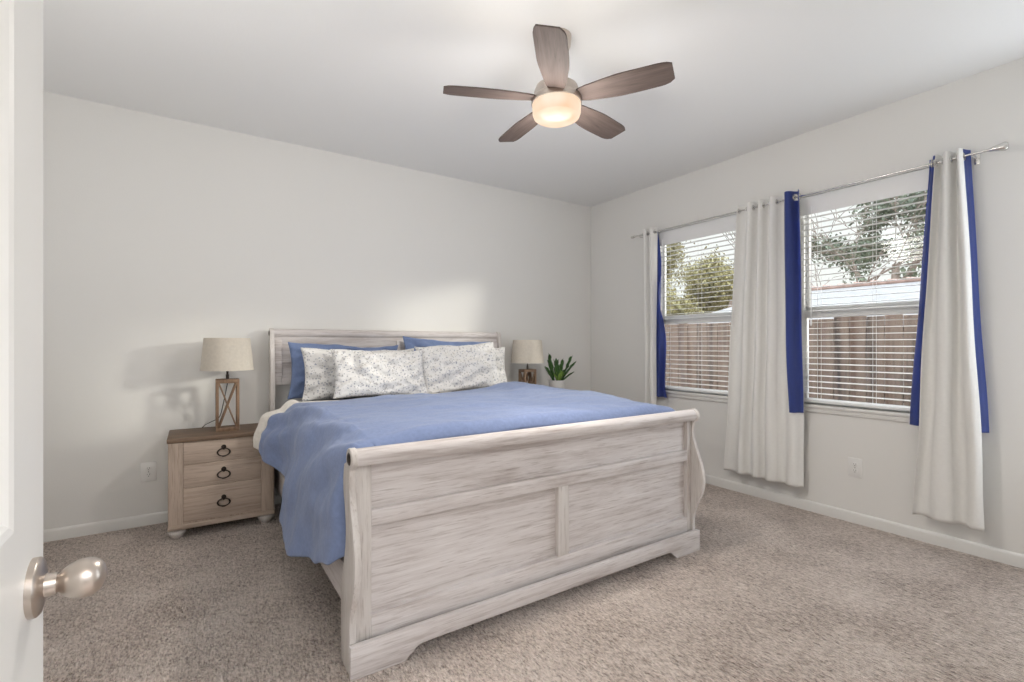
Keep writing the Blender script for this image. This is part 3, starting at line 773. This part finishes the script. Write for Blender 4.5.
def blade_mesh():
    bm = B(); n = 22; top, bot = [], []
    for i in range(n + 1):
        t = i / n; r = .095 + (.562 - .095) * t
        wl = .050 + .022 * sstep(0, .5, t) - .006 * sstep(.55, 1, t)
        wr_ = .046 + .026 * sstep(0, .55, t) + .0 * t
        if t > .86: k = math.sqrt(max(0, 1 - ((t - .86) / .145) ** 2)); wl *= .45 + .55 * k; wr_ *= .70 + .3 * k
        if t < .12: wl *= .7 + 2.5 * t; wr_ *= .7 + 2.5 * t
        top.append([bm.verts.new((r, y, .0035)) for y in (-wr_, -wr_ * .5, 0, wl * .5, wl)])
        bot.append([bm.verts.new((r, y, -.0035)) for y in (-wr_, -wr_ * .5, 0, wl * .5, wl)])
    for i in range(n):
        for k in range(4):
            bm.faces.new((top[i][k], top[i + 1][k], top[i + 1][k + 1], top[i][k + 1]))
            bm.faces.new((bot[i][k], bot[i][k + 1], bot[i + 1][k + 1], bot[i + 1][k]))
        bm.faces.new((top[i][0], bot[i][0], bot[i + 1][0], top[i + 1][0])); bm.faces.new((top[i][4], top[i + 1][4], bot[i + 1][4], bot[i][4]))
    for i in (0, n):
        for k in range(4): bm.faces.new((top[i][k], top[i][k + 1], bot[i][k + 1], bot[i][k]))
    return bm
for k in range(5):
    an = math.radians(-131.5 + 72 * k)
    bl = obj('blade', blade_mesh(), 'blade', fan, angle=30)
    bl.location = (0, 0, -.314)
    bl.rotation_euler = (Matrix.Rotation(an, 4, 'Z') @ Matrix.Rotation(math.radians(-12), 4, 'X')).to_euler()
    b = B(); bx(b, (.085, -.022, .0035), (.19, .022, .0085), .002); bx(b, (.085, -.022, -.0085), (.115, .022, -.0035), .002); obj('blade_bracket', b, 'nickel', bl)
ld = bpy.data.lights.new('fan_light', 'POINT'); lo = bpy.data.objects.new('fan_light', ld); C.objects.link(lo)
ld.energy = E_FAN; ld.color = (1.0, .95, .89); ld.shadow_soft_size = .22; lo.location = (FX, FY, ZC - .47)
sp_ = bpy.data.lights.new('fan_downlight', 'SPOT'); so = bpy.data.objects.new('fan_downlight', sp_); C.objects.link(so)
sp_.energy = E_FRONT; sp_.color = (1.0, .93, .85); sp_.spot_size = math.radians(165); sp_.spot_blend = .8; sp_.shadow_soft_size = .09
so.location = (FX, FY, ZC - .425)

# ------------------------------------------------------------------ window blinds
def blind(y0, y1, label):
    r = thing('window_blind', label, 'blind', (XR + .035, (y0 + y1) / 2, WZ1), 0, 'white slatted blinds in the windows')
    hw = (y1 - y0) / 2 - .006; hs = hw - .004
    b = B(); bx(b, (-.022, -hw, -.052), (.022, hw, -.002), .002); obj('head_rail', b, 'slat', r)
    b = B(); prism(b, [(-.034, -.132), (-.028, -.135), (-.026, -.004), (-.034, -.004), (-.037, -.02), (-.037, -.10)], 'Y', -hw, hw); obj('valance', b, 'vinyl', r)
    b = B(); z = -.150; n = 0; pitch = .0425; zb = WZ0 - WZ1 + .045
    while z > zb + .015:
        for (xa, za), (xb, zb_) in zip(((-.025, -.0026), (-.009, .0006), (.009, .0014)), ((-.009, .0006), (.009, .0014), (.025, -.0003))):
            t0, t1 = .0019, .0019
            vs = [b.verts.new(p) for p in ((xa, -hs, z + za), (xb, -hs, z + zb_), (xb, hs, z + zb_), (xa, hs, z + za), (xa, -hs, z + za - t0), (xb, -hs, z + zb_ - t1), (xb, hs, z + zb_ - t1), (xa, hs, z + za - t0))]
            for f in ((0, 1, 2, 3), (7, 6, 5, 4), (0, 4, 5, 1), (3, 2, 6, 7), (0, 3, 7, 4), (1, 5, 6, 2)): b.faces.new([vs[k] for k in f])
        z -= pitch
    obj('slats', b, 'slat', r, smooth=False)
    b = B(); bx(b, (-.025, -hs, zb - .028), (.025, hs, zb - .006), .004); obj('bottom_rail', b, 'vinyl', r)
    for f in (-.72, 0.0, .72):
        b = B()
        for x in (-.027, .027): tube(b, [(x, hs * f, -.05), (x, hs * f, zb - .02)], .0011, 6)
        obj('ladder_cord', b, 'vinyl', r)
    b = B(); tube(b, [(-.040, hs * .80, -.08), (-.040, hs * .80, -.9)], .0035, 8); lathe(b, [(.003, -.94), (.006, -.93), (.006, -.90), (.003, -.89)], 10, (-.040, hs * .80, 0)); obj('tilt_wand', b, 'vinyl', r)
    return r
blind(*W1, 'white open slatted blind in the left window nearest the room corner')
blind(*W2, 'white open slatted blind in the right window, between the middle and right curtains')

# ------------------------------------------------------------------ curtain rod and curtains
RX, RZ = 3.630, 2.262
rod = thing('curtain_rod', 'thin brushed metal curtain rod over both windows with a tapered right end', 'curtain rod', (RX, 2.0, RZ))
b = B(); tube(b, [(0, 1.30, 0), (0, -1.24, 0)], .0068, 14); obj('rod', b, 'chrome', rod)
b = B(); tube(b, [(0, -1.238, 0), (0, -1.250, 0), (0, -1.30, 0), (0, -1.312, 0)], [.010, .0125, .024, .018], 18); obj('finial', b, 'chrome', rod)
b = B(); tube(b, [(0, 1.298, 0), (0, 1.31, 0), (0, 1.335, 0), (0, 1.342, 0)], [.010, .013, .013, .008], 16); obj('finial', b, 'chrome', rod)
for y in (1.235, -1.172):
    b = B(); bx(b, (.082, y - .012, -.04), (.090, y + .012, .03), .002); tube(b, [(.085, y, -.012), (.02, y, -.014), (0, y, -.012)], .005, 8); obj('bracket', b, 'chrome', rod)

def curtain_pair(spec):
    """pleated white panel with the blue panel nested behind it; one wave for both, so they never cross"""
    (ta, tb), (ba, bb), pl, amp, ph = spec['top'], spec['bot'], spec['pleats'], spec['amp'], spec['phase']
    zt, zb = spec.get('z', (2.305, .175)); pw = spec.get('pw', .9)
    def pos(s, z, dx):
        f = (zt - z) / (zt - zb); fe = f ** pw
        y = (ta + (tb - ta) * s) * (1 - fe) + (ba + (bb - ba) * s) * fe
        a = amp * (1 - .15 * f)
        warp = s + .030 * math.sin(s * 9 + ph) + .012 * f * math.sin(s * 23 + 1)
        wv = math.sin(2 * PI * pl * warp + ph)
        wv = math.copysign(abs(wv) ** .8, wv)
        x = RX + a * wv * (1 - .25 * f * math.sin(s * 11 + 2) ** 2) + dx
        return Vector((x, y + .006 * math.sin(6 * z + s * 7) * f, z))
    def s_at(y, z):
        f = ((zt - z) / (zt - zb)) ** pw
        y0 = ta * (1 - f) + ba * f; y1 = tb * (1 - f) + bb * f
        return (y - y0) / (y1 - y0)
    def panel(name, label, mat, lo, hi, z1, dx, cat_group):
        # lo, hi: the two edges, as a fixed place in the pleats or as (Y at the top, Y at the hem)
        bm = B(); ns = 240; zs = []
        def edge(e, z):
            if not isinstance(e, tuple): return e
            return s_at(e[0] + (e[1] - e[0]) * (zt - z) / (zt - z1), z)
        z = zt
        while z > z1: zs.append(z); z -= .006 if z > RZ - .03 else .035
        zs.append(z1); g = []
        for z in zs:
            row = []; s0, s1 = edge(lo, z), edge(hi, z)
            for i in range(ns + 1):
                s = s0 + (s1 - s0) * i / ns
                row.append(bm.verts.new(pos(s, z, dx)))
            g.append(row)
        for j in range(len(zs) - 1):
            for i in range(ns):
                c = (g[j][i].co + g[j + 1][i + 1].co) / 2
                if (c.x - RX) ** 2 + (c.z - RZ) ** 2 < (.0155 if dx == 0 else .0235) ** 2: continue
                bm.faces.new((g[j][i], g[j][i + 1], g[j + 1][i + 1], g[j + 1][i]))
        for v in [v for v in bm.verts if not v.link_faces]: bm.verts.remove(v)
        o = tag(obj(name, bm, mat, angle=180), label, 'curtain', cat_group)
        md = o.modifiers.new('thickness', 'SOLIDIFY'); md.thickness = .0022; md.offset = 0
        # a grommet where the cloth crosses the rod
        prev = None; last = -1; s0, s1 = edge(lo, RZ), edge(hi, RZ)
        for i in range(401):
            s = s0 + (s1 - s0) * i / 400; p = pos(s, RZ, dx)
            if prev is not None and (prev.x - RX) * (p.x - RX) < 0 and abs(p.y - last) > .012 and (dx == 0 or not 0 < s_at(p.y, RZ) < 1):
                last = p.y
                t = bmesh.new(); torus(t, (RX, p.y, RZ), *((.0172, .0032) if dx == 0 else (.0218, .0035)), 'Y', 22, 8); obj('grommet', t, 'chrome', o)
            prev = p
        return o
    panel('curtain', spec['label'], 'curtain', 0, 1, zb, 0, 'white curtains on the rod')
    for s0, s1, lab in spec['blue']:
        panel('blue_curtain', lab, 'blue_curtain', s0, s1, spec.get('zblue', .712), spec.get('dx', .024), 'blue curtains layered with the white ones')
curtain_pair(dict(top=(3.035, 3.215), bot=(3.05, 3.17), pleats=2, amp=.034, phase=2.2, label='narrow white curtain left of the left window, nearest the room corner',
    blue=[((3.045, 2.925), .6, 'blue curtain edge showing right of the white curtain nearest the corner')]))
curtain_pair(dict(top=(1.765, 2.215), bot=(1.726, 2.335), pleats=4.5, amp=.036, phase=.9, pw=1.0, dx=-.024, label='wide pleated white curtain between the two windows',
    blue=[((1.738, 1.728), (1.852, 1.797), 'blue curtain strip beside the middle white curtain, at the right window')]))
curtain_pair(dict(top=(.868, .985), bot=(.772, 1.092), pleats=2, amp=.034, phase=3.6, label='white pleated curtain right of the right window, nearest the camera',
    blue=[((.850, .772), (1.032, 1.120), 'dark blue curtain behind the rightmost white curtain, showing on both its sides')]))

# ------------------------------------------------------------------ outdoors
b = B(); bx(b, (XO + .0, -14, -.45), (40, 34, -.33)); g_ = struct('yard_ground', b, 'dirt', smooth=False)
fence = thing('fence', 'brown wooden board fence outside the windows', 'fence', (5.35, 4.0, -.33))
b = B(); r_ = random.Random(3)
y = -7.0
while y < 12:
    bx(b, (-.01, y, .05), (.01, y + .136, 1.80 + r_.uniform(-.012, .008)), .003, 1); y += .142
obj('boards', b, 'fence', fence)
b = B()
for z in (.35, 1.0, 1.62): bx(b, (.011, -7, z), (.05, 12, z + .09))
obj('rails', b, 'fence', fence, smooth=False)
for k in range(8):
    b = B(); yy = -6.5 + 2.4 * k; bx(b, (.051, yy - .045, 0), (.14, yy + .045, 1.78), .004); obj('post', b, 'fence', fence)

hs_ = thing('house', 'pale neighbouring house with low hip roof beyond the fence', 'house', (11, 2.0, -.33))
b = B(); bx(b, (-1.8, -7, 0), (4, 5.6, 1.75)); obj('house_wall', b, 'siding', hs_, smooth=False)
b = B()
e = [(-2.3, -7.5, 1.72), (4.6, -7.5, 1.72), (4.6, 6.2, 1.72), (-2.3, 6.2, 1.72)]; rg = [(.8, -5, 2.78), (.8, 4.1, 2.78)]
V = [b.verts.new(p) for p in e + rg] + [b.verts.new((p[0], p[1], p[2] - .12)) for p in e]
for f in ((0, 4, 5, 3), (1, 2, 5, 4), (0, 1, 4), (2, 3, 5), (0, 3, 9, 6), (3, 2, 8, 9), (2, 1, 7, 8), (1, 0, 6, 7), (6, 7, 8, 9)): b.faces.new([V[k] for k in f])
obj('roof', b, 'roof', hs_, smooth=False)
b = B()
for k in range(30):
    yy = -5 + k * .303; tube(b, [(.8, yy, 2.78), (.8, yy + .30, 2.80)], [.06, .075], 10)
obj('ridge_tiles', b, 'ridge', hs_)

def tree(name, label, loc, trunk_h, spread, levels, seed, leaves=0, leaf_mat='ever', leaf_size=.12, trunk_r=.12, droop=0.0, crown=None):
    r = thing(name, label, 'tree', loc, 0, 'trees beyond the fence')
    rn = random.Random(seed); bm = B(); tips = []
    def grow(p, d, L, rad, lv):
        pts, rr = [p], [rad]; q = p.copy(); dd = d.copy()
        for k in range(4):
            dd = (dd + Vector((rn.uniform(-.16, .16), rn.uniform(-.16, .16), rn.uniform(-.10, .14) - droop * (lv < levels)))).normalized()
            q = q + dd * L / 4; pts.append(q.copy()); rr.append(rad * (1 - .13 * (k + 1)))
            if lv < levels: tips.append(q.copy())
        tube(bm, pts, rr, 6 if lv > 1 else 4, cap=False)
        if lv > 0:
            for _ in range(rn.choice((2, 3, 3))):
                a = rn.uniform(0, 2 * PI); k = rn.randint(2, 4)
                o = dd.orthogonal().normalized(); o = (Matrix.Rotation(a, 3, dd) @ o)
                grow(pts[k], (dd + o * rn.uniform(.5, 1.0) * spread).normalized(), L * rn.uniform(.62, .82), max(.010, rr[k] * .62), lv - 1)
    grow(Vector((0, 0, 0)), Vector((rn.uniform(-.08, .08), rn.uniform(-.08, .08), 1)), trunk_h, trunk_r, levels)
    obj('branches', bm, 'bark', r)
    if leaves:
        bm = B()
        for _ in range(leaves):
            c = rn.choice(tips) + Vector([rn.gauss(0, .22) for _ in range(3)]) * 1.15
            if crown and not crown(c, rn): continue
            n = Vector((rn.gauss(0, 1), rn.gauss(0, 1), rn.gauss(0, 1))).normalized(); a = n.orthogonal().normalized() * leaf_size * rn.uniform(.5, 1.1); c2 = n.cross(a) * .55
            bm.faces.new([bm.verts.new(c + q) for q in (a, c2, -a, -c2)])
        obj('foliage', bm, leaf_mat, r, smooth=False, recalc=False)
    return r
tree('bare_tree', 'bare branching tree at the left of the right window view', (16.6, 7.3, -.33), 2.9, .95, 5, 11, trunk_r=.15)
tree('evergreen_tree', 'dark leafy evergreen tree in the right window view', (23.0, 7.5, -.33), 5.0, .75, 4, 5, 26000, 'ever', .11, .26)
tree('bare_tree', 'bare tree whose twigs fill the top right of the left window view', (16.0, 10.6, -.33), 3.2, .8, 5, 23, trunk_r=.13)
tree('bush', 'yellow green bushy tree low in the left window view', (21.0, 15.6, -.33), 3.0, .95, 4, 31, 26000, 'shrub', .09, .15)
tree('bush', 'olive bushy tree at the right of the left window view', (24.5, 16.8, -.33), 2.9, .95, 4, 37, 22000, 'shrub', .09, .15)
